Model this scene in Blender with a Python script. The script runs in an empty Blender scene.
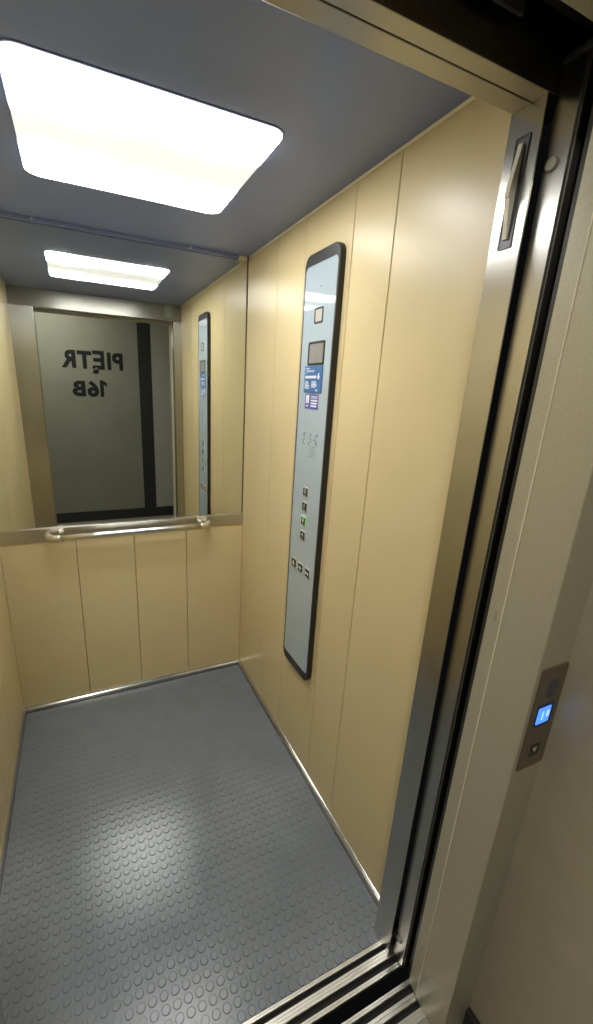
import bpy, bmesh, math, random
from math import pi, sin, cos
from mathutils import Vector, Matrix

random.seed(7)
S = bpy.context.scene
COL = S.collection

# ------------------------------------------------------------------ layout (metres)
W, D, H = 1.10, 1.40, 2.11           # car interior: x 0..W, y 0..D (back wall), z 0..H
XL, XR = 0.138, 1.0428               # clear door opening between the car columns
YC0, YC1 = -0.036, 0.027             # front and back of the car columns
LXL, LXR = 0.128, 1.056              # landing frame reveals
YF = -0.227                          # front face of the landing frame
HX = 1.14                            # side wall of the hall
HY = -1.72                           # hall wall opposite the lift

# ------------------------------------------------------------------ materials
def new_mat(name):
    m = bpy.data.materials.new(name); m.use_nodes = True
    nt = m.node_tree
    return m, nt, nt.nodes['Principled BSDF']

def plain(name, col, rough=0.5, metal=0.0, spec=0.5, coat=0.0, coat_rough=0.1, var=0.04, scale=12.0, bump=0.0, bscale=300.0, stretch=None, rvar=0.0):
    m, nt, b = new_mat(name)
    N, L = nt.nodes, nt.links
    tc = N.new('ShaderNodeTexCoord'); mp = N.new('ShaderNodeMapping')
    L.new(tc.outputs['Object'], mp.inputs['Vector'])
    if stretch: mp.inputs['Scale'].default_value = stretch
    nz = N.new('ShaderNodeTexNoise'); nz.inputs['Scale'].default_value = scale; nz.inputs['Detail'].default_value = 5
    L.new(mp.outputs[0], nz.inputs['Vector'])
    rp = N.new('ShaderNodeValToRGB')
    rp.color_ramp.elements[0].position = 0.3; rp.color_ramp.elements[1].position = 0.7
    rp.color_ramp.elements[0].color = (*[c*(1-var) for c in col], 1)
    rp.color_ramp.elements[1].color = (*[min(1, c*(1+var)) for c in col], 1)
    L.new(nz.outputs['Fac'], rp.inputs['Fac']); L.new(rp.outputs['Color'], b.inputs['Base Color'])
    b.inputs['Roughness'].default_value = rough
    if rvar:
        mr = N.new('ShaderNodeMapRange'); mr.inputs['To Min'].default_value = rough-rvar; mr.inputs['To Max'].default_value = rough+rvar
        mr.inputs['From Min'].default_value = 0.3; mr.inputs['From Max'].default_value = 0.7
        L.new(nz.outputs['Fac'], mr.inputs['Value']); L.new(mr.outputs[0], b.inputs['Roughness'])
    b.inputs['Metallic'].default_value = metal
    b.inputs['Specular IOR Level'].default_value = spec
    b.inputs['Coat Weight'].default_value = coat; b.inputs['Coat Roughness'].default_value = coat_rough
    if bump:
        n2 = N.new('ShaderNodeTexNoise'); n2.inputs['Scale'].default_value = bscale; n2.inputs['Detail'].default_value = 3
        L.new(mp.outputs[0], n2.inputs['Vector'])
        bp = N.new('ShaderNodeBump'); bp.inputs['Strength'].default_value = bump; bp.inputs['Distance'].default_value = 0.002
        L.new(n2.outputs['Fac'], bp.inputs['Height']); L.new(bp.outputs[0], b.inputs['Normal'])
    return m

def glow(name, col, strength):
    m, nt, b = new_mat(name)
    b.inputs['Base Color'].default_value = (*col, 1)
    b.inputs['Emission Color'].default_value = (*col, 1)
    b.inputs['Emission Strength'].default_value = strength
    b.inputs['Roughness'].default_value = 0.3
    return m

M_beige   = plain('beige_laminate', (0.70, 0.580, 0.325), 0.33, 0, 0.5, var=0.02, scale=5, bump=0.03, bscale=900, rvar=0.03)
M_seam    = plain('seam_brown', (0.12, 0.085, 0.045), 0.7)  # dark brown of the joint backing and mirror edges
M_trim    = plain('cream_clip_and_lit_trim', (0.84, 0.79, 0.62), 0.35)  # clip's own cream; on the wall-top trims it paints caught light
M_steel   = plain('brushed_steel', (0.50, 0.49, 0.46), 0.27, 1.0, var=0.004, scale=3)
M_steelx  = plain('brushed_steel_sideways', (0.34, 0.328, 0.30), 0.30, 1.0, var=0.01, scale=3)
M_band    = plain('satin_steel_band', (0.66, 0.64, 0.60), 0.28, 1.0, var=0.01, scale=3)
M_alu     = plain('aluminium_sill', (0.70, 0.685, 0.64), 0.33, 1.0, var=0.01, scale=4)
M_skirt   = plain('aluminium_skirting', (0.66, 0.65, 0.61), 0.20, 1.0, var=0.01, scale=20)
M_dark    = plain('dark_groove', (0.012, 0.012, 0.012), 0.7)
M_black   = plain('black_plastic', (0.022, 0.022, 0.023), 0.38, var=0.1)
M_rubber  = plain('studded_grey_rubber', (0.178, 0.207, 0.245), 0.235, 0, 0.7, var=0.06, scale=9, bump=0.03, bscale=500, rvar=0.03)
M_ceil    = plain('blue_grey_ceiling_sheet', (0.225, 0.285, 0.53), 0.40, 0.1, 0.5, var=0.03, scale=4)
M_chrome  = plain('polished_steel_rail', (0.72, 0.71, 0.67), 0.28, 1.0, var=0.03)
M_painted = plain('greige_metallic_paint', (0.45, 0.43, 0.325), 0.40, 0.25, 0.5, var=0.09, scale=420)
M_wallr   = plain('hall_wall_paint', (0.44, 0.395, 0.295), 0.42, 0, 0.5, var=0.05, scale=14, bump=0.10, bscale=160)
M_wallh   = plain('hall_wall_grey_green', (0.235, 0.24, 0.195), 0.6, var=0.05, scale=5)
M_wallp   = plain('hall_white_paint', (0.40, 0.40, 0.355), 0.6, var=0.03, scale=5)
M_hfloor  = plain('hall_floor_tile', (0.30, 0.28, 0.23), 0.4, var=0.1, scale=6)
M_char    = plain('charcoal_lettering', (0.018, 0.019, 0.021), 0.7, spec=0.2)
M_stripe  = plain('black_wall_band', (0.022, 0.023, 0.026), 0.5)
M_glass   = plain('back_painted_glass', (0.425, 0.515, 0.575), 0.04, 0, 0.6, var=0.01)
M_screen  = plain('grey_display_film', (0.27, 0.265, 0.25), 0.3)
M_creamp  = plain('cream_plastic', (0.42, 0.40, 0.36), 0.35)
M_blue    = plain('blue_notice', (0.045, 0.155, 0.385), 0.4, var=0.05)
M_violet  = plain('violet_blue_sticker', (0.105, 0.115, 0.40), 0.4, var=0.05)
M_white   = plain('white_print', (0.82, 0.83, 0.85), 0.5)
M_lever   = plain('ivory_plastic_lever', (0.80, 0.77, 0.66), 0.4)
M_elbow   = plain('steel_elbow_cream_reflection', (0.70, 0.66, 0.56), 0.3, 0.75)  # rail steel with the cream reflection put into its colour
M_track   = plain('dark_track_steel', (0.07, 0.07, 0.072), 0.35, 0.6)
M_edgelight    = plain('painted_edge_highlight', (0.80, 0.76, 0.62), 0.35)
M_plug    = plain('matt_grey_plug', (0.34, 0.32, 0.27), 0.4, 0.3)
M_slate   = plain('dark_slate_plate', (0.10, 0.10, 0.115), 0.35, 0.4)
M_ink     = plain('grey_engraving', (0.10, 0.11, 0.11), 0.6)
M_grnglow = glow('green_button_ring', (0.30, 0.60, 0.20), 0.30)
M_ylwring = plain('pale_yellow_ring', (0.78, 0.70, 0.36), 0.4)
M_whtring = plain('pale_ring', (0.70, 0.70, 0.64), 0.35)
M_bronze  = plain('dull_bronze_plate', (0.20, 0.17, 0.12), 0.38, 0.5, var=0.06)
M_blueglow= glow('lit_blue_display', (0.06, 0.22, 1.0), 1.5)
M_pale    = glow('pale_blue_digits', (0.32, 0.52, 1.0), 1.3)
M_navy    = plain('navy_display_surround', (0.02, 0.035, 0.12), 0.15)
M_green   = plain('green_ring_print', (0.16, 0.42, 0.22), 0.5)
M_stick   = plain('pale_grey_sticker', (0.42, 0.43, 0.39), 0.5)

for m_ in (M_steel,):
    nt_a = m_.node_tree; b_a = nt_a.nodes['Principled BSDF']
    tg = nt_a.nodes.new('ShaderNodeTangent'); tg.direction_type = 'RADIAL'; tg.axis = 'Z'
    nt_a.links.new(tg.outputs[0], b_a.inputs['Tangent'])
    b_a.inputs['Anisotropic'].default_value = 0.75

# mirror silvering
M_mirror, _nt, _b = new_mat('mirror_silvering')
_b.inputs['Base Color'].default_value = (0.83, 0.86, 0.82, 1)
_b.inputs['Metallic'].default_value = 1.0
_b.inputs['Roughness'].default_value = 0.0

# lamp diffuser: two tubes behind a frosted sheet, dim between them
LX0, LX1, LY0, LY1 = 0.2713, 0.8344, 0.457, 1.003
M_lamp, nt, b = new_mat('frosted_lamp_diffuser')
N, L = nt.nodes, nt.links
b.inputs['Base Color'].default_value = (0.8, 0.8, 0.78, 1); b.inputs['Roughness'].default_value = 0.4
tc = N.new('ShaderNodeTexCoord'); sx = N.new('ShaderNodeSeparateXYZ'); L.new(tc.outputs['Object'], sx.inputs[0])
mr = N.new('ShaderNodeMapRange'); mr.inputs['From Min'].default_value = -(LY1-LY0)/2; mr.inputs['From Max'].default_value = (LY1-LY0)/2
nz = N.new('ShaderNodeTexNoise'); nz.inputs['Scale'].default_value = 5.0; L.new(tc.outputs['Object'], nz.inputs['Vector'])
ad = N.new('ShaderNodeMath'); ad.operation = 'MULTIPLY_ADD'; ad.inputs[1].default_value = 0.16; L.new(nz.outputs['Fac'], ad.inputs[0]); L.new(sx.outputs['Y'], ad.inputs[2])
sb = N.new('ShaderNodeMath'); sb.operation = 'SUBTRACT'; sb.inputs[1].default_value = 0.08; L.new(ad.outputs[0], sb.inputs[0])
L.new(sb.outputs[0], mr.inputs['Value'])
rp = N.new('ShaderNodeValToRGB'); cr = rp.color_ramp; cr.interpolation = 'EASE'
LAMP = 22.0
stops = [(0.0, 0.12), (0.12, 1.0), (0.26, 1.0), (0.385, 0.038), (0.50, 0.034), (0.615, 0.038), (0.74, 1.0), (0.88, 1.0), (1.0, 0.12)]
cr.elements[0].position = stops[0][0]; cr.elements[1].position = stops[-1][0]
for p, v in stops[1:-1]: cr.elements.new(p)
for e, (p, v) in zip(cr.elements, stops): e.color = (v, v, v, 1)
L.new(mr.outputs[0], rp.inputs['Fac'])
mu = N.new('ShaderNodeMath'); mu.operation = 'MULTIPLY'; mu.inputs[1].default_value = LAMP; L.new(rp.outputs['Color'], mu.inputs[0])
b.inputs['Emission Color'].default_value = (1.0, 0.99, 0.965, 1)
L.new(mu.outputs[0], b.inputs['Emission Strength'])

# ------------------------------------------------------------------ mesh helpers
def bx(bm, x0, x1, y0, y1, z0, z1, bev=0.0, seg=2):
    vs = [bm.verts.new((x, y, z)) for x in (x0, x1) for y in (y0, y1) for z in (z0, z1)]
    idx = [(0,1,3,2), (4,6,7,5), (0,4,5,1), (2,3,7,6), (0,2,6,4), (1,5,7,3)]
    fs = [bm.faces.new([vs[i] for i in f]) for f in idx]
    if bev:
        es = list({e for f in fs for e in f.edges})
        bmesh.ops.bevel(bm, geom=es, offset=bev, segments=seg, affect='EDGES', profile=0.5)

def poly_prism(bm, pts, frame, d0, d1, bev=0.0):
    """2-D polygon pts pushed from depth d0 to d1 along the frame's normal. frame = (origin, u, v, n)."""
    o, u, v, n = frame
    lo = [bm.verts.new(o+u*a+v*c+n*d0) for a, c in pts]
    hi = [bm.verts.new(o+u*a+v*c+n*d1) for a, c in pts]
    k = len(pts)
    fs = [bm.faces.new(hi), bm.faces.new(lo[::-1])]
    for i in range(k):
        j = (i+1) % k
        fs.append(bm.faces.new([lo[i], lo[j], hi[j], hi[i]]))
    if bev:
        bmesh.ops.bevel(bm, geom=list(fs[0].edges), offset=bev, segments=2, affect='EDGES', profile=0.5)

def ring_prism(bm, outer, inner, frame, d0, d1, bev=0.0):
    o, u, v, n = frame
    def loop(p, d): return [bm.verts.new(o+u*a+v*c+n*d) for a, c in p]
    ol, oh, il, ih = loop(outer, d0), loop(outer, d1), loop(inner, d0), loop(inner, d1)
    k = len(outer)
    es = []
    for i in range(k):
        j = (i+1) % k
        bm.faces.new([oh[i], oh[j], ih[j], ih[i]])
        bm.faces.new([ol[j], ol[i], il[i], il[j]])
        bm.faces.new([ol[i], ol[j], oh[j], oh[i]])
        bm.faces.new([ih[i], ih[j], il[j], il[i]])
    if bev:
        bm.edges.ensure_lookup_table()
        hs = set(oh)
        es = [e for e in bm.edges if e.verts[0] in hs and e.verts[1] in hs]
        bmesh.ops.bevel(bm, geom=es, offset=bev, segments=2, affect='EDGES', profile=0.5)

def rrect(u0, u1, v0, v1, r, n=7):
    pts = []
    for cx, cy, a0 in ((u1-r, v1-r, 0), (u0+r, v1-r, pi/2), (u0+r, v0+r, pi), (u1-r, v0+r, 1.5*pi)):
        for i in range(n+1):
            a = a0 + pi/2*i/n
            pts.append((cx+r*cos(a), cy+r*sin(a)))
    return pts

def circ(cx, cy, r, n=24): return [(cx+r*cos(2*pi*i/n), cy+r*sin(2*pi*i/n)) for i in range(n)]

def profile_x(bm, pts_yz, x0, x1):
    poly_prism(bm, pts_yz, (Vector((0,0,0)), Vector((0,1,0)), Vector((0,0,1)), Vector((1,0,0))), x0, x1)

def sweep(bm, path, r, n=16, rz=None):
    """round (or flattened) bar along a path lying in a horizontal plane"""
    rings = []
    up = Vector((0,0,1)); k = len(path)
    for i, p in enumerate(path):
        t = (path[min(i+1, k-1)] - path[max(i-1, 0)]).normalized()
        s = t.cross(up).normalized(); w = s.cross(t)
        rings.append([bm.verts.new(p + s*(r*cos(2*pi*j/n)) + w*((rz or r)*sin(2*pi*j/n))) for j in range(n)])
    for a, c in zip(rings, rings[1:]):
        for j in range(n):
            q = (j+1) % n
            bm.faces.new([a[j], a[q], c[q], c[j]])
    bm.faces.new(rings[0][::-1]); bm.faces.new(rings[-1])

FR_PANEL  = (Vector((W, 0, 0)), Vector((0,-1,0)), Vector((0,0,1)), Vector((-1,0,0)))      # right wall, u = -y, v = z, depth into the car
FR_OPP    = (Vector((0, HY, 0)), Vector((-1,0,0)), Vector((0,0,1)), Vector((0,1,0)))      # hall wall opposite
FR_FRONT  = (Vector((0, YF, 0)), Vector((1,0,0)), Vector((0,0,1)), Vector((0,-1,0)))      # landing frame front
FR_HEAD   = (Vector((0, YC1, 0)), Vector((-1,0,0)), Vector((0,0,1)), Vector((0,1,0)))     # header face looking into the car
FR_CEIL   = (Vector((0, 0, H)), Vector((1,0,0)), Vector((0,-1,0)), Vector((0,0,-1)))      # ceiling underside

OFF = {}
def obj(name, bm, mat, parent=None, smooth=False, origin=None):
    bmesh.ops.recalc_face_normals(bm, faces=bm.faces)
    me = bpy.data.meshes.new(name)
    off = OFF[parent.name] if parent else (Vector(origin) if origin else Vector((0,0,0)))
    bmesh.ops.translate(bm, vec=-off, verts=bm.verts)
    bm.to_mesh(me); bm.free()
    if smooth:
        for p in me.polygons: p.use_smooth = True
    me.materials.append(mat)
    o = bpy.data.objects.new(name, me); COL.objects.link(o)
    if parent: o.parent = parent
    else: o.location = off
    OFF[o.name] = off
    return o

def tag(o, label=None, cat=None, group=None, kind=None):
    if label: o['label'] = label
    if cat: o['category'] = cat
    if group: o['group'] = group
    if kind: o['kind'] = kind
    return o

def thing(name, label, cat, loc, group=None):
    o = bpy.data.objects.new(name, None); COL.objects.link(o)
    o.location = loc; o.empty_display_size = 0.05
    OFF[o.name] = Vector(loc)
    return tag(o, label, cat, group)

def struct(name, bm, mat, label, cat, smooth=False):
    return tag(obj(name, bm, mat, None, smooth), label, cat, None, 'structure')

def text_bm(bm, body, size, frame, u, v, depth0, depth1, bold=0.0, sx=1.0, align='CENTER', width=None, space=1.0):
    """lettering as solid mesh, placed by the centre of its baseline"""
    cu = bpy.data.curves.new('lettering_outline', 'FONT')
    cu.body = body; cu.size = size; cu.align_x = align; cu.offset = bold
    cu.extrude = 0.5; cu.resolution_u = 4; cu.space_character = space
    t = bpy.data.objects.new('lettering_outline', cu); COL.objects.link(t)
    dg = bpy.context.evaluated_depsgraph_get()
    me = bpy.data.meshes.new_from_object(t.evaluated_get(dg))
    o, U, V, Nn = frame
    if width:
        xs_ = [q.co.x for q in me.vertices]; sx = width/(max(xs_)-min(xs_)); u -= sx*(max(xs_)+min(xs_))/2
    tmp = bmesh.new(); tmp.from_mesh(me)
    mp = {}
    for q in tmp.verts:
        mp[q] = bm.verts.new(o + U*(u+q.co.x*sx) + V*(v+q.co.y) + Nn*(depth0+(q.co.z+0.5)*(depth1-depth0)))
    for f in tmp.faces:
        try: bm.faces.new([mp[q] for q in f.verts])
        except ValueError: pass
    tmp.free()
    bpy.data.objects.remove(t); bpy.data.meshes.remove(me); bpy.data.curves.remove(cu)

# ------------------------------------------------------------------ car floor: studded rubber sheet
bm = bmesh.new()
fx0, fx1, fy0, fy1 = 0.0110, W-0.0110, 0.0, D-0.0135
bx(bm, fx0, fx1, fy0, fy1, -0.012, 0.0)
P = 0.0292; R0, R1 = 0.0112, 0.0097
nx0 = int((fx0 - 0.555)/P) - 1
for i in range(nx0, 40):
    for j in range(-4, 60):
        cx, cy = 0.5535 + P*i, 0.0995 + P*j
        if not (fx0+0.009 < cx < fx1-0.0080 and fy0+0.0105 < cy < fy1-0.010): continue
        n = 14
        lo = [bm.verts.new((cx+R0*cos(2*pi*k/n), cy+R0*sin(2*pi*k/n), 0.0)) for k in range(n)]
        for rad, hgt in ((R0-0.0003, 0.0010), (R0-0.0008, 0.0016), (R1, 0.0019)):
            hi = [bm.verts.new((cx+rad*cos(2*pi*k/n), cy+rad*sin(2*pi*k/n), hgt)) for k in range(n)]
            for k in range(n):
                q = (k+1) % n
                bm.faces.new([lo[k], lo[q], hi[q], hi[k]])
            lo = hi
        bm.faces.new(hi)
struct('floor', bm, M_rubber, 'grey studded rubber floor of the lift car', 'floor')
bm = bmesh.new(); bx(bm, -0.03, W+0.03, 0.0, D+0.03, -0.06, -0.0125)
struct('floor_base', bm, M_dark, 'dark base below the rubber lift floor, seen as a thin gap at its edge', 'floor')

# ------------------------------------------------------------------ car walls: laminate panels with fine joints
def panels_x(name, xface, sgn, seams, z0, z1, label):
    bm = bmesh.new()
    ys = [YC1-0.0005] + seams + [D]
    for a, c in zip(ys, ys[1:]):
        g = 0.0013
        x0, x1 = sorted((xface, xface+sgn*0.018))
        bx(bm, x0, x1, a+(g if a != ys[0] else 0), c-(g if c != ys[-1] else 0), z0, z1, 0.0012, 1)
    o = struct(name, bm, M_beige, label, 'wall')
    bm = bmesh.new()
    x0, x1 = sorted((xface+sgn*0.0045, xface+sgn*0.022))
    bx(bm, x0, x1, ys[0]+0.01, D+0.02, z0+0.002, z1-0.002)
    obj('joint_backing', bm, M_seam, o)
    return o
panels_x('wall_right', W, 1, [0.377, 0.562, 0.85, 1.07], 0.0, H-0.004, 'right beige laminate lift wall that carries the tall control panel')
panels_x('wall_left', 0.0, -1, [0.377, 0.562, 0.85, 1.07], 0.0, H-0.004, 'left beige laminate lift wall, a sliver at the left edge')
bm = bmesh.new()
xs = [0.0, 0.2955, 0.549, 0.8, W]
for a, c in zip(xs, xs[1:]):
    bx(bm, a+(0.0013 if a else 0), c-(0.0013 if c != W else 0), D, D+0.018, 0.0, 0.866, 0.0012, 1)
wb = struct('wall_back', bm, M_beige, 'beige laminate lift back wall below the mirror and handrail', 'wall')
bm = bmesh.new(); bx(bm, -0.02, W+0.02, D+0.0145, D+0.03, 0.0, H); obj('joint_backing', bm, M_seam, wb)

# edge trim heading the side walls; caught lamp light painted as pale colour
def top_trim(name, x, s, label):
    bm = bmesh.new()
    pts = [(0, H-0.006), (0.0006, H-0.0058), (0.0014, H-0.0044), (0.0022, H-0.0028), (0.0032, H-0.0012), (0.0036, H-0.0005), (0, H-0.0005)]
    fr = (Vector((x, 0, 0)), Vector((s,0,0)), Vector((0,0,1)), Vector((0,1,0)))
    poly_prism(bm, pts, fr, YC1, D-0.018)
    struct(name, bm, M_trim, label, 'trim', smooth=False)
top_trim('trim_1', W, -1, 'edge trim painted pale for caught lamp light where the right lift wall meets the ceiling')
top_trim('trim_2', 0.0, 1, 'edge trim painted pale for caught lamp light where the left lift wall meets the ceiling')

# skirting: aluminium cove round the floor
def skirt(name, o, u, n, length, label):
    bm = bmesh.new()
    top = [(0.0095, 0.0185), (0.0085, 0.0200), (0.0045, 0.0245), (0.0040, 0.0247), (0.0020, 0.0305)] if name.endswith('back') else [(0.0095, 0.0170), (0.0085, 0.0188), (0.0050, 0.0243), (0.0044, 0.0245), (0.0024, 0.0305)]
    pts = [(0.0, 0.0), (0.0095, 0.0)] + top + [(0.0, 0.0315)]
    fr = (Vector(o), Vector(n), Vector((0,0,1)), Vector(u))
    poly_prism(bm, pts, fr, 0.0, length)
    struct(name, bm, M_skirt, label, 'skirting')
skirt('baseboard_right', (W, YC1, -0.002), (0,1,0), (-1,0,0), D-YC1, 'aluminium skirting at the foot of the right lift wall')
skirt('baseboard_left', (0, YC1, -0.002), (0,1,0), (1,0,0), D-YC1, 'aluminium skirting at the foot of the left lift wall')
skirt('baseboard_back', (0.0, D, -0.002), (1,0,0), (0,-1,0), W, 'aluminium skirting at the foot of the lift back wall')

# ------------------------------------------------------------------ ceiling and its lamp
bm = bmesh.new(); bx(bm, -0.03, W+0.03, YC0, D+0.03, H, H+0.02)
struct('ceiling', bm, M_ceil, 'dark blue grey sheet ceiling of the lift car', 'ceiling')
bm = bmesh.new()
bx(bm, 0.012, 1.050, D-0.014, D, H-0.014, H, 0.0015)
tr = struct('trim_3', bm, M_ceil, 'blue grey rail along the ceiling above the mirror', 'trim')
for sxp in (0.255, 0.835):
    bm = bmesh.new()
    fr = (Vector((sxp, D-0.014, H-0.007)), Vector((1,0,0)), Vector((0,0,1)), Vector((0,-1,0)))
    poly_prism(bm, circ(0, 0, 0.0042, 14), fr, 0.0, 0.0018, 0.0007)
    obj('screw', bm, M_chrome, tr)
bm = bmesh.new(); bx(bm, 1.051, 1.088, D-0.017, D-0.001, H-0.021, H-0.001, 0.002)
struct('trim_4', bm, M_trim, 'small pale end clip of the ceiling rail in the right corner', 'clip')

lc = ((LX0+LX1)/2, (LY0+LY1)/2, H)
lamp = thing('ceiling_light', 'large square frosted ceiling lamp glowing white over the lift floor', 'light', lc)
bm = bmesh.new()
q = rrect(LX0, LX1, -LY1, -LY0, 0.035, 8)
poly_prism(bm, q, FR_CEIL, 0.0005, 0.0045, 0.002)
obj('diffuser', bm, M_lamp, lamp)
bm = bmesh.new()
ring_prism(bm, rrect(LX0-0.004, LX1+0.004, -LY1-0.004, -LY0+0.004, 0.039, 8), rrect(LX0+0.0002, LX1-0.0002, -LY1+0.0002, -LY0-0.0002, 0.035, 8), FR_CEIL, 0.0, 0.0025, 0.001)
obj('rim', bm, M_ceil, lamp)

# ------------------------------------------------------------------ mirror, steel band, handrail
mir = thing('wall_mirror', 'large frameless mirror filling the back wall above the steel band', 'mirror', (W/2, D, 0.924))
bm = bmesh.new(); bx(bm, 0.003, W-0.003, D+0.0055, D+0.0095, 0.9245, H-0.001)
obj('glass_sheet', bm, M_mirror, mir)
for x0, x1 in ((0.0003, 0.0028), (W-0.0028, W-0.0003)):
    bm = bmesh.new(); bx(bm, x0, x1, D-0.0005, D+0.0090, 0.925, H-0.022)
    obj('edge_line', bm, M_seam, mir)

bm = bmesh.new(); bx(bm, 0.001, W-0.001, D-0.006, D+0.0095, 0.866, 0.924, 0.0012)
struct('trim_5', bm, M_band, 'brushed steel band across the back wall under the mirror', 'trim')

rail = thing('handrail', 'polished steel handrail with bent ends along the band below the mirror', 'handrail', (0.545, D-0.006, 0.89))
yr, zr, xa, xb, rr = D-0.062, 0.8935, 0.190, 0.908, 0.050
RB = 0.0125
left, right = [Vector((xa, D-0.007, zr))], []
for i in range(9):
    a = pi - pi/2*i/8
    left.append(Vector((xa+rr+rr*cos(a), yr+rr-rr*sin(a), zr)))
for i in range(9):
    a = pi/2 - pi/2*i/8
    right.append(Vector((xb-rr+rr*cos(a), yr+rr-rr*sin(a), zr)))
right.append(Vector((xb, D-0.007, zr)))
bm = bmesh.new(); sweep(bm, [left[-1], Vector((0.4, yr, zr)), Vector((0.7, yr, zr)), right[0]], RB, 20)
obj('bar', bm, M_chrome, rail, smooth=True)
for pth in (left, right):
    bm = bmesh.new(); sweep(bm, pth, RB+0.0006, 20)
    e_ = obj('end_elbow', bm, M_elbow, rail, smooth=True); e_['label'] = 'bent steel end of the rail, tinted with the cream it reflects'
for xx in (xa+0.052, xb-0.045):
    bm = bmesh.new(); bx(bm, xx-0.011, xx+0.011, D-0.034, D-0.006, zr+0.008, zr+0.026, 0.004)
    obj('rail_block', bm, M_chrome, rail)  # small steel block against the band, just above the bar

# ------------------------------------------------------------------ control panel on the right wall
PY0, PY1, PZ0, PZ1 = 0.590, 0.806, 0.455, 1.973
cp = thing('control_panel', 'tall pale blue glass control panel in a black rounded frame on the right wall', 'control panel', (W, 0.7025, PZ0))
bm = bmesh.new()
outer = rrect(-PY1, -PY0, PZ0, PZ1, 0.034, 8)
inner = rrect(-0.7975, -0.5985, 0.492, 1.938, 0.018, 8)
ring_prism(bm, outer, inner, FR_PANEL, 0.0, 0.020, 0.0025)
obj('frame', bm, M_black, cp)
bm = bmesh.new(); poly_prism(bm, rrect(-0.798, -0.598, 0.4915, 1.9385, 0.018, 8), FR_PANEL, 0.001, 0.0188)
obj('glass_plate', bm, M_glass, cp)
GD = 0.0188
bm = bmesh.new(); ring_prism(bm, rrect(-0.7972, -0.5988, 0.4923, 1.9377, 0.018, 8), rrect(-0.7952, -0.6008, 0.494, 1.936, 0.016, 8), FR_PANEL, GD-0.001, GD+0.0006)
obj('glass_edge', bm, M_glass, cp)
# card reader window
rd = None
bm = bmesh.new(); ring_prism(bm, rrect(-0.721, -0.666, 1.761, 1.809, 0.006, 4), rrect(-0.715, -0.672, 1.767, 1.803, 0.003, 4), FR_PANEL, GD, GD+0.002, 0.0006)
rd = obj('card_reader', bm, M_black, cp)
bm = bmesh.new(); poly_prism(bm, rrect(-0.7148, -0.6722, 1.7672, 1.8028, 0.003, 4), FR_PANEL, GD, GD+0.001)
obj('reader_window', bm, M_creamp, rd)
# floor display
bm = bmesh.new(); ring_prism(bm, rrect(-0.748, -0.640, 1.634, 1.708, 0.006, 4), rrect(-0.741, -0.648, 1.641, 1.701, 0.003, 4), FR_PANEL, GD, GD+0.0022, 0.0007)
dp = obj('display', bm, M_black, cp)
bm = bmesh.new(); poly_prism(bm, rrect(-0.7408, -0.6482, 1.6412, 1.7008, 0.003, 4), FR_PANEL, GD, GD+0.001)
obj('screen', bm, M_screen, dp)
# small dot sensor near the top
bm = bmesh.new(); poly_prism(bm, circ(-0.694, 1.869, 0.0022, 12), FR_PANEL, GD, GD+0.0006); obj('sensor_dot', bm, M_black, cp)
# engraved marks and speaker slots
for uy in (0.737, 0.697, 0.657):
    bm = bmesh.new()
    for k in range(7):
        a = -uy + random.uniform(-0.010, 0.010); c = 1.391 - 0.020 + 0.0062*k + random.uniform(-0.001, 0.001)
        w_ = random.uniform(0.003, 0.008)
        poly_prism(bm, [(a-w_, c), (a+w_, c-0.001), (a+w_, c+0.002), (a-w_, c+0.0028)], FR_PANEL, GD, GD+0.0004)
    obj('engraved_mark', bm, M_ink, cp)
bm = bmesh.new()
for k in range(6):
    c = 1.366 - 0.0068*k
    poly_prism(bm, rrect(-0.700, -0.655, c-0.0006, c+0.0006, 0.0005, 2), FR_PANEL, GD, GD+0.0004)
obj('speaker_slots', bm, M_ink, cp)

def push_button(y, z, s, ring_mat, label, glyph=None, icon=None, lit=False):
    u = -y; e = s + 0.0032
    bm = bmesh.new(); ring_prism(bm, rrect(u-e, u+e, z-e, z+e, 0.003, 3), rrect(u-s, u+s, z-s, z+s, 0.002, 3), FR_PANEL, GD, GD+(0.0035 if lit else 0.0022), 0.0006)
    ring = obj('button', bm, ring_mat, cp); ring['label'] = label
    bm = bmesh.new(); poly_prism(bm, rrect(u-s+0.0002, u+s-0.0002, z-s+0.0002, z+s-0.0002, 0.002, 3), FR_PANEL, GD, GD+0.0042, 0.0008)
    obj('button_face', bm, M_black, ring)
    bm = bmesh.new()
    d0, d1 = GD+0.0042, GD+0.0047
    if glyph:
        text_bm(bm, glyph, 0.021, FR_PANEL, u, z-0.002, d0, d1, bold=0.0006)
        for k in (-0.004, 0.0, 0.004):
            poly_prism(bm, circ(u+k, z-0.0095, 0.0012, 8), FR_PANEL, d0, d1)
    if icon == 'bell':
        poly_prism(bm, [(u-0.009, z-0.006), (u+0.009, z-0.006), (u+0.006, z-0.002), (u+0.005, z+0.006), (u+0.002, z+0.010), (u-0.002, z+0.010), (u-0.005, z+0.006), (u-0.006, z-0.002)], FR_PANEL, d0, d1)
        poly_prism(bm, circ(u, z-0.0085, 0.0022, 10), FR_PANEL, d0, d1)
    if icon == 'open':
        poly_prism(bm, [(u-0.0105, z), (u-0.002, z-0.008), (u-0.002, z+0.008)], FR_PANEL, d0, d1)
        poly_prism(bm, [(u+0.0105, z), (u+0.002, z+0.008), (u+0.002, z-0.008)], FR_PANEL, d0, d1)
    if icon == 'close':
        poly_prism(bm, [(u-0.001, z), (u-0.010, z+0.008), (u-0.010, z-0.008)], FR_PANEL, d0, d1)
        poly_prism(bm, [(u+0.001, z), (u+0.010, z-0.008), (u+0.010, z+0.008)], FR_PANEL, d0, d1)
    obj('symbol', bm, M_white, ring)
push_button(0.699, 1.201, 0.0155, M_whtring, 'topmost floor button', glyph='2')
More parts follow.
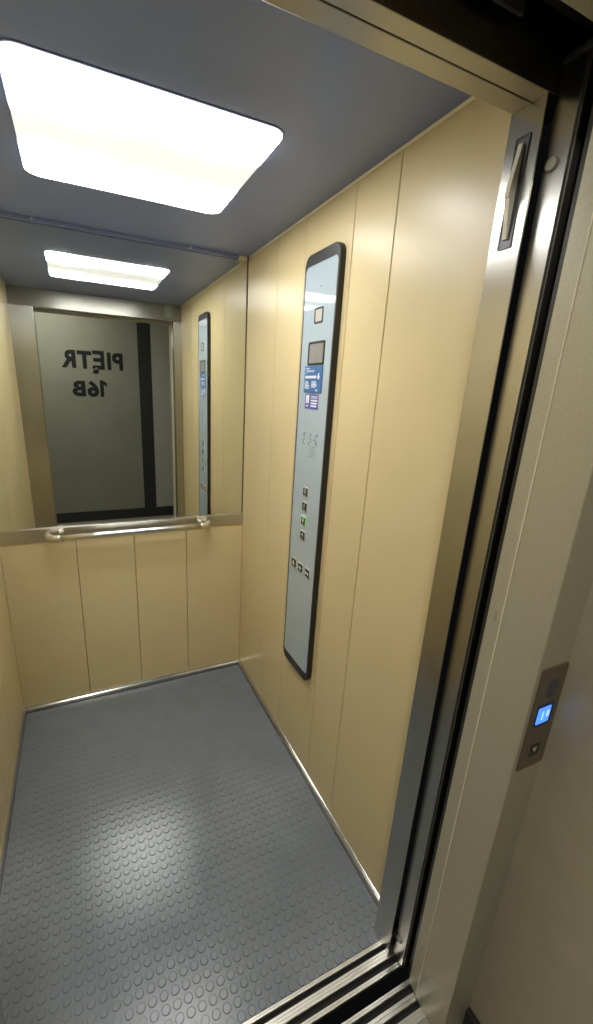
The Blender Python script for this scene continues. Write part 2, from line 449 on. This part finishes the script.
push_button(0.699, 1.146, 0.0155, M_whtring, 'second floor button from the top', glyph='1')
push_button(0.701, 1.090, 0.0150, M_grnglow, 'floor button with a lit green ring', glyph='0', lit=True)
push_button(0.699, 1.035, 0.0155, M_whtring, 'lowest floor button', glyph='-1')
push_button(0.754, 0.904, 0.0165, M_ylwring, 'alarm button with a pale yellow ring', icon='bell')
push_button(0.699, 0.904, 0.0155, M_whtring, 'door opening button', icon='open')
push_button(0.644, 0.904, 0.0155, M_whtring, 'door closing button', icon='close')

# notices stuck on the glass
def words(bm, fr, u0, u1, v, h, d0, d1, gap=0.003, wmin=0.004, wmax=0.010):
    u = u0
    while u < u1-0.002:
        w_ = min(random.uniform(wmin, wmax), u1-u)
        poly_prism(bm, [(u, v), (u+w_, v), (u+w_, v+h), (u, v+h)], fr, d0, d1)
        u += w_+gap*random.uniform(0.5, 1.2)
nt_ = thing('notice_plate', 'blue notice plate with white print just below the grey display of the control panel', 'notice', (W-GD, 0.70, 1.589))
bm = bmesh.new(); poly_prism(bm, rrect(-0.760, -0.642, 1.546, 1.632, 0.001, 2), FR_PANEL, GD+0.0004, GD+0.0036, 0.0005)
obj('plate', bm, M_blue, nt_)
bm = bmesh.new(); d0, d1 = GD+0.0036, GD+0.0039
words(bm, FR_PANEL, -0.754, -0.750, 1.622, 0.003, d0, d1); words(bm, FR_PANEL, -0.745, -0.722, 1.6225, 0.0035, d0, d1)
words(bm, FR_PANEL, -0.745, -0.690, 1.6165, 0.002, d0, d1, 0.002); words(bm, FR_PANEL, -0.745, -0.694, 1.6125, 0.002, d0, d1, 0.002)
words(bm, FR_PANEL, -0.754, -0.748, 1.607, 0.002, d0, d1)
words(bm, FR_PANEL, -0.752, -0.676, 1.5925, 0.0085, d0, d1, 0.0012, 0.005, 0.009)
for k in range(6):
    words(bm, FR_PANEL, -0.752, -0.722+random.uniform(-0.008, 0.006), 1.580-0.0042*k, 0.0028, d0, d1, 0.0015)
    if k < 5: words(bm, FR_PANEL, -0.706, -0.672+random.uniform(-0.008, 0.004), 1.580-0.0042*k, 0.0028, d0, d1, 0.0015)
poly_prism(bm, [(-0.678, 1.552), (-0.664, 1.552), (-0.668, 1.557), (-0.673, 1.5575)], FR_PANEL, d0, d1)
text_bm(bm, '6', 0.026, FR_PANEL, -0.662, 1.5905, d0, d1, bold=0.001)
obj('print', bm, M_white, nt_)
st = thing('instruction_sticker', 'smaller violet blue sticker with white boxes under the blue notice on the control panel', 'sticker', (W-GD, 0.702, 1.517))
bm = bmesh.new(); poly_prism(bm, rrect(-0.748, -0.658, 1.492, 1.541, 0.001, 2), FR_PANEL, GD+0.0004, GD+0.0014)
obj('sheet', bm, M_violet, st)
bm = bmesh.new(); d0, d1 = GD+0.0014, GD+0.0017
ring_prism(bm, rrect(-0.741, -0.720, 1.511, 1.538, 0.003, 3), rrect(-0.7345, -0.7265, 1.514, 1.5165, 0.001, 3), FR_PANEL, d0, d1)
words(bm, FR_PANEL, -0.741, -0.722, 1.5005, 0.0035, d0, d1, 0.002)
words(bm, FR_PANEL, -0.706, -0.664, 1.5325, 0.0022, d0, d1, 0.0015); words(bm, FR_PANEL, -0.706, -0.664, 1.528, 0.0022, d0, d1, 0.0015)
for v in (1.518, 1.509, 1.500): words(bm, FR_PANEL, -0.706, -0.664+random.uniform(-0.004, 0.002), v, 0.0052, d0, d1, 0.0012)
obj('print', bm, M_white, st)

# ------------------------------------------------------------------ car door frame (columns and header)
cf = thing('door_frame', 'brushed steel lift car door frame with columns and lintel around the opening', 'door frame', (0.55, YC0, 0.0))
bm = bmesh.new(); bx(bm, XR, XR+0.003, YC0, YC1, 0.0, 2.0, 0.0008)
bx(bm, XR+0.002, W+0.02, YC1-0.003, YC1, 0.0, 2.0, 0.0008)
cr_ = obj('column', bm, M_steel, cf)
bm = bmesh.new(); bx(bm, -0.02, XL, YC0, YC1, 0.0, 2.0, 0.0015)
obj('column', bm, M_steel, cf)
bm = bmesh.new()
bx(bm, -0.02, W+0.02, -0.0058, YC1, 2.0, H-0.0008, 0.001)
bx(bm, -0.02, W+0.02, YC0, -0.0082, 2.0, H-0.0008, 0.001)
bx(bm, -0.02, W+0.02, YC0+0.004, YC1-0.004, 2.004, H-0.002)
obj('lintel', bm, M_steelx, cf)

# lever in its recessed plate on the right column
lv = thing('release_lever', 'ivory lever in a dark recessed plate high on the right steel column', 'lever', (XR, -0.0055, 1.8765))
bm = bmesh.new()
fr = (Vector((XR, 0, 0)), Vector((0,-1,0)), Vector((0,0,1)), Vector((-1,0,0)))
ring_prism(bm, rrect(-0.0075, 0.0185, 1.797, 1.957, 0.0008, 2), rrect(-0.0055, 0.0165, 1.7995, 1.9545, 0.0006, 2), fr, 0.0002, 0.0022, 0.0004)
poly_prism(bm, rrect(-0.0056, 0.0166, 1.7994, 1.9546, 0.0006, 2), fr, 0.0002, 0.0010)
obj('plate', bm, M_slate, lv)
bm = bmesh.new()
prof = [(1.811, 0.0012), (1.811, 0.0045), (1.845, 0.0100), (1.869, 0.0142), (1.8705, 0.0165), (1.885, 0.0150), (1.946, 0.0045), (1.946, 0.0012)]
fr2 = (Vector((XR, 0, 0)), Vector((0,0,1)), Vector((-1,0,0)), Vector((0,-1,0)))
poly_prism(bm, prof, fr2, 0.0015, 0.0095)
obj('handle', bm, M_lever, lv)

# header sticker: green ring and pale slip, seen in the mirror
sk = thing('round_sticker', 'small green ring sticker with pale slip on the steel lintel, seen in the mirror', 'sticker', (1.006, YC1, 2.056))
bm = bmesh.new(); poly_prism(bm, rrect(-1.030, -0.982, 2.028, 2.106, 0.003, 3), FR_HEAD, -0.0006, 0.0008); obj('backing', bm, M_stick, sk)
bm = bmesh.new(); ring_prism(bm, circ(-1.006, 2.055, 0.021, 28), circ(-1.006, 2.055, 0.0135, 28), FR_HEAD, 0.0008, 0.0014)
poly_prism(bm, circ(-1.006, 2.055, 0.004, 12), FR_HEAD, 0.0008, 0.0014)
poly_prism(bm, rrect(-1.026, -0.986, 2.094, 2.098, 0.001, 2), FR_HEAD, 0.0008, 0.0014)
obj('green_ring', bm, M_green, sk)

# ------------------------------------------------------------------ doors, slid open to the right
bm = bmesh.new()
bx(bm, 1.059, 1.52, -0.082, -0.0375, 0.006, 2.034, 0.003)
d1_ = struct('door_1', bm, M_steel, 'brushed steel lift car door slid open behind the right column', 'door')
for z in (1.905, 0.085):
    bm = bmesh.new()
    fr = (Vector((1.059, 0, 0)), Vector((0,-1,0)), Vector((0,0,1)), Vector((-1,0,0)))
    poly_prism(bm, circ(0.0525, z, 0.0098, 24), fr, 0.0, 0.0035, 0.0012)
    obj('round_plug', bm, M_plug, d1_)
bm = bmesh.new(); bx(bm, 1.0575, 1.0590, -0.0818, -0.0780, 0.02, 2.03); obj('rubber_seal', bm, M_dark, d1_)
bm = bmesh.new(); bx(bm, 1.0562, 1.52, -0.1375, -0.108, 0.006, 2.06, 0.0015)
d2_ = struct('door_2', bm, M_painted, 'greige painted landing door slid open behind the landing frame', 'door')
for z in (1.15, 0.06):
    bm = bmesh.new()
    fr = (Vector((1.0555, 0, 0)), Vector((0,-1,0)), Vector((0,0,1)), Vector((-1,0,0)))
    poly_prism(bm, rrect(0.118, 0.126, z-0.010, z+0.010, 0.0035, 4), fr, 0.0, 0.0016, 0.0005)
    obj('buffer', bm, M_painted, d2_)
bm = bmesh.new(); bx(bm, 1.0655, 1.52, -0.1065, -0.094, 0.01, 2.06, 0.001); obj('back_return', bm, M_black, d2_)

# door gear in the dark space over the opening
dg_ = thing('door_track', 'dark steel door track above the opening at the top edge', 'door track', (0.6, -0.088, 2.07))
bm = bmesh.new(); bx(bm, -0.1, 1.55, -0.100, -0.058, 2.068, 2.20, 0.002); obj('rail', bm, M_track, dg_)
bm = bmesh.new(); bx(bm, 0.2, 0.945, -0.0545, -0.0485, 2.048, 2.200, 0.0012); obj('lip', bm, M_slate, dg_)
bm = bmesh.new(); bx(bm, 1.057, 1.30, -0.0815, -0.038, 2.0345, 2.0445, 0.002); obj('hanger', bm, M_slate, dg_)
bm = bmesh.new(); bx(bm, -0.1, 1.55, -0.1365, -0.036, 2.24, 2.25); obj('cover', bm, M_dark, dg_)

# ------------------------------------------------------------------ sills
def sill(name, label, strips, y_back, y_front, x0, x1):
    ym = (y_back+y_front)/2
    t = thing(name, label, 'door sill', ((x0+x1)/2, ym, 0.0))
    for a, c in strips:
        bm = bmesh.new()
        lo, hi = min(a, c), max(a, c)
        w_ = hi-lo
        # ribbed strip: fine grooves along its length
        k = max(2, int(w_/0.0055)); e = w_/k
        for i in range(k):
            bx(bm, x0, x1, lo+e*i+0.0005, lo+e*(i+1)-0.0005, -0.014, 0.0, 0.0004, 1)
        bx(bm, x0, x1, lo, hi, -0.014, -0.0012)
        obj('tread_strip', bm, M_alu, t)
    bm = bmesh.new(); bx(bm, x0, x1, y_front, y_back, -0.03, -0.0145)
    obj('groove_bed', bm, M_dark, t)
sill('car_sill', 'ribbed aluminium sill at the edge of the lift floor', [(-0.0003, -0.010), (-0.023, -0.043), (-0.0595, -0.070)], -0.0003, -0.070, -0.02, 1.5)
sill('landing_sill', 'ribbed aluminium landing sill beyond the dark gap, at the bottom edge', [(-0.101, -0.111), (-0.127, -0.1435), (-0.158, -0.178)], -0.101, -0.178, -0.02, 1.5)

# ------------------------------------------------------------------ landing frame, call panel and hall
lf = thing('landing_frame', 'greige painted landing door frame nearest the camera', 'door frame', (0.59, YF, 0.0))
bm = bmesh.new(); bx(bm, LXR-0.0012, HX-0.0005, YF, -0.1378, 0.0, 2.27, 0.0018); obj('post', bm, M_painted, lf)
bm = bmesh.new(); bx(bm, LXR-0.0026, LXR+0.003, -0.1402, -0.1379, 0.004, 1.998, 0.0006); obj('edge_line', bm, M_edgelight, lf)  # pale strip painting the bright lit edge of the post
bm = bmesh.new(); bx(bm, 0.03, LXL, YF, -0.139, 0.0, 2.27, 0.0012); obj('post', bm, M_painted, lf)
bm = bmesh.new(); bx(bm, LXL+0.0005, LXR-0.0005, YF, -0.139, 2.0, 2.27, 0.0012); obj('lintel', bm, M_painted, lf)

ca = thing('call_panel', 'narrow bronze call panel with lit blue display on the landing frame', 'call panel', (1.10, YF, 0.867))
bm = bmesh.new(); poly_prism(bm, rrect(1.0645, 1.1375, 0.867, 1.0955, 0.004, 4), FR_FRONT, -0.0005, 0.003, 0.001); obj('plate', bm, M_bronze, ca)
bm = bmesh.new(); poly_prism(bm, rrect(1.092, 1.118, 1.030, 1.066, 0.002, 3), FR_FRONT, 0.003, 0.0036); obj('card_reader', bm, M_slate, ca)
bm = bmesh.new(); poly_prism(bm, rrect(1.0765, 1.1245, 0.967, 1.0155, 0.006, 4), FR_FRONT, 0.003, 0.0042, 0.0004)
ds = obj('display', bm, M_navy, ca)
bm = bmesh.new(); poly_prism(bm, rrect(1.0785, 1.1145, 0.974, 1.0105, 0.003, 3), FR_FRONT, 0.0042, 0.0046); obj('screen', bm, M_blueglow, ds)
bm = bmesh.new()
text_bm(bm, '1', 0.026, FR_FRONT, 1.094, 0.9825, 0.0046, 0.0050, bold=0.0006)
poly_prism(bm, [(1.105, 0.986), (1.112, 0.986), (1.112, 1.0), (1.105, 1.0)], FR_FRONT, 0.0046, 0.0050)
obj('digits', bm, M_pale, ds)
bm = bmesh.new(); ring_prism(bm, rrect(1.0785, 1.1165, 0.892, 0.931, 0.002, 3), rrect(1.0835, 1.1115, 0.897, 0.926, 0.0015, 3), FR_FRONT, 0.003, 0.0046, 0.0006)
bt = obj('call_button', bm, M_bronze, ca)
bm = bmesh.new(); poly_prism(bm, rrect(1.0837, 1.1113, 0.8972, 0.9258, 0.0015, 3), FR_FRONT, 0.003, 0.0052, 0.0006); obj('button_face', bm, M_black, bt)
bm = bmesh.new(); poly_prism(bm, [(1.0915, 0.9165), (1.0975, 0.9065), (1.1035, 0.9165)], FR_FRONT, 0.0052, 0.0056); obj('arrow', bm, M_whtring, bt)

bm = bmesh.new(); bx(bm, HX, HX+0.25, -0.62, -0.18, 0.0, 2.5)
struct('wall_hall_right', bm, M_wallr, 'greige hall wall right beside the landing frame', 'wall')
bm = bmesh.new(); bx(bm, HX-0.012, HX, -0.62, YF-0.0005, 0.0, 0.07, 0.002)
struct('baseboard_hall', bm, M_stripe, 'dark skirting at the foot of the greige hall wall', 'skirting')
bm = bmesh.new(); bx(bm, -1.3, 0.0299, YF+0.01, -0.16, 0.0, 2.5); bx(bm, 0.0301, HX, YF+0.01, -0.16, 2.2705, 2.5)
struct('wall_hall_front', bm, M_wallr, 'greige hall wall around the landing frame', 'wall')
bm = bmesh.new(); bx(bm, -1.3, 1.0, HY-0.1, HY, 0.0, 2.5)
struct('wall_hall_back', bm, M_wallh, 'grey hall wall facing the lift, seen in the mirror', 'wall')
bm = bmesh.new(); bx(bm, 1.14, 2.6, HY-0.1, HY, 0.0, 2.5)
struct('wall_hall_corner', bm, M_wallp, 'pale hall wall strip right of the black band, seen in the mirror', 'wall')
bm = bmesh.new(); bx(bm, 1.0, 1.14, HY-0.1, HY+0.002, 0.0, 2.5)
struct('trim_6', bm, M_stripe, 'black vertical band on the hall wall, seen in the mirror', 'trim')
bm = bmesh.new(); bx(bm, -1.3, 2.6, HY+0.002, HY+0.014, 0.0, 0.115, 0.002)
struct('baseboard_hall_back', bm, M_stripe, 'black skirting of the hall wall, seen in the mirror', 'skirting')
bm = bmesh.new(); bx(bm, -1.3, 2.6, HY, -0.1785, -0.03, 0.0)
struct('floor_hall', bm, M_hfloor, 'hall floor in front of the lift', 'floor')
bm = bmesh.new(); bx(bm, -1.3, 2.6, HY, -0.16, 2.5, 2.53)
struct('ceiling_hall', bm, M_wallp, 'pale hall ceiling', 'ceiling')
bm = bmesh.new(); bx(bm, -1.35, -1.3, HY, -0.16, 0.0, 2.5)
struct('wall_hall_left', bm, M_wallh, 'grey hall wall far left', 'wall')

# lettering on the hall wall
bm = bmesh.new(); text_bm(bm, 'PIĘTR', 0.230, FR_OPP, -0.536, 1.693, 0.0003, 0.003, bold=0.0095, width=0.605, space=1.10)
tag(obj('wall_lettering', bm, M_char, None, origin=(0.545, HY, 1.688)), 'dark capital letters PIĘTR on the hall wall, seen reversed in the mirror', 'lettering')
bm = bmesh.new(); text_bm(bm, '6B', 0.205, FR_OPP, -0.447, 1.408, 0.0003, 0.003, bold=0.010, width=0.262, space=1.10)
poly_prism(bm, [(-0.590, 1.400), (-0.590, 1.572), (-0.620, 1.572), (-0.662, 1.545), (-0.662, 1.508), (-0.628, 1.528), (-0.628, 1.400)], FR_OPP, 0.0003, 0.003)
tag(obj('wall_lettering', bm, M_char, None, origin=(0.50, HY, 1.385)), 'dark number 16B under the word on the hall wall, seen reversed in the mirror', 'lettering')

# ------------------------------------------------------------------ added unseen hall fill light, world, camera
ld = bpy.data.lights.new('hall_fill', 'AREA'); ld.shape = 'DISK'; ld.size = 0.3; ld.energy = 17.0; ld.color = (1.0, 0.95, 0.83)
lo = bpy.data.objects.new('hall_fill', ld); COL.objects.link(lo); lo.location = (0.1, -1.1, 2.48)

wd = bpy.data.worlds.new('dark_shaft'); S.world = wd; wd.use_nodes = True
wd.node_tree.nodes['Background'].inputs[0].default_value = (0.02, 0.02, 0.022, 1)
wd.node_tree.nodes['Background'].inputs[1].default_value = 0.15

def rot(yaw, pitch, roll):
    cy, sy, cp_, sp, cr2, sr = cos(yaw), sin(yaw), cos(pitch), sin(pitch), cos(roll), sin(roll)
    f = Vector((sy*cp_, cy*cp_, sp)); r = Vector((cy, -sy, 0)); u = r.cross(f)
    return cr2*r+sr*u, -sr*r+cr2*u, f
R_, U_, F_ = rot(0.4379, -0.2936, 0.0472)
cd = bpy.data.cameras.new('camera'); cam = bpy.data.objects.new('camera', cd); COL.objects.link(cam)
m = Matrix(((R_.x, U_.x, -F_.x, 0.3534), (R_.y, U_.y, -F_.y, -0.6008), (R_.z, U_.z, -F_.z, 1.5461), (0,0,0,1)))
cam.matrix_world = m
cd.sensor_fit = 'VERTICAL'; cd.sensor_height = 36.0; cd.sensor_width = 36.0
cd.lens = 420.23*36.0/1024.0
cd.shift_x = 21.53/1024.0; cd.shift_y = 6.22/1024.0
cd.clip_start = 0.01
S.camera = cam

vs = S.view_settings
S.display_settings.display_device = 'sRGB'
vs.view_transform = 'Standard'; vs.look = 'None'; vs.exposure = 0.0; vs.gamma = 1.0; vs.use_curve_mapping = False
S.cycles.max_bounces = 14; S.cycles.diffuse_bounces = 6; S.cycles.glossy_bounces = 8
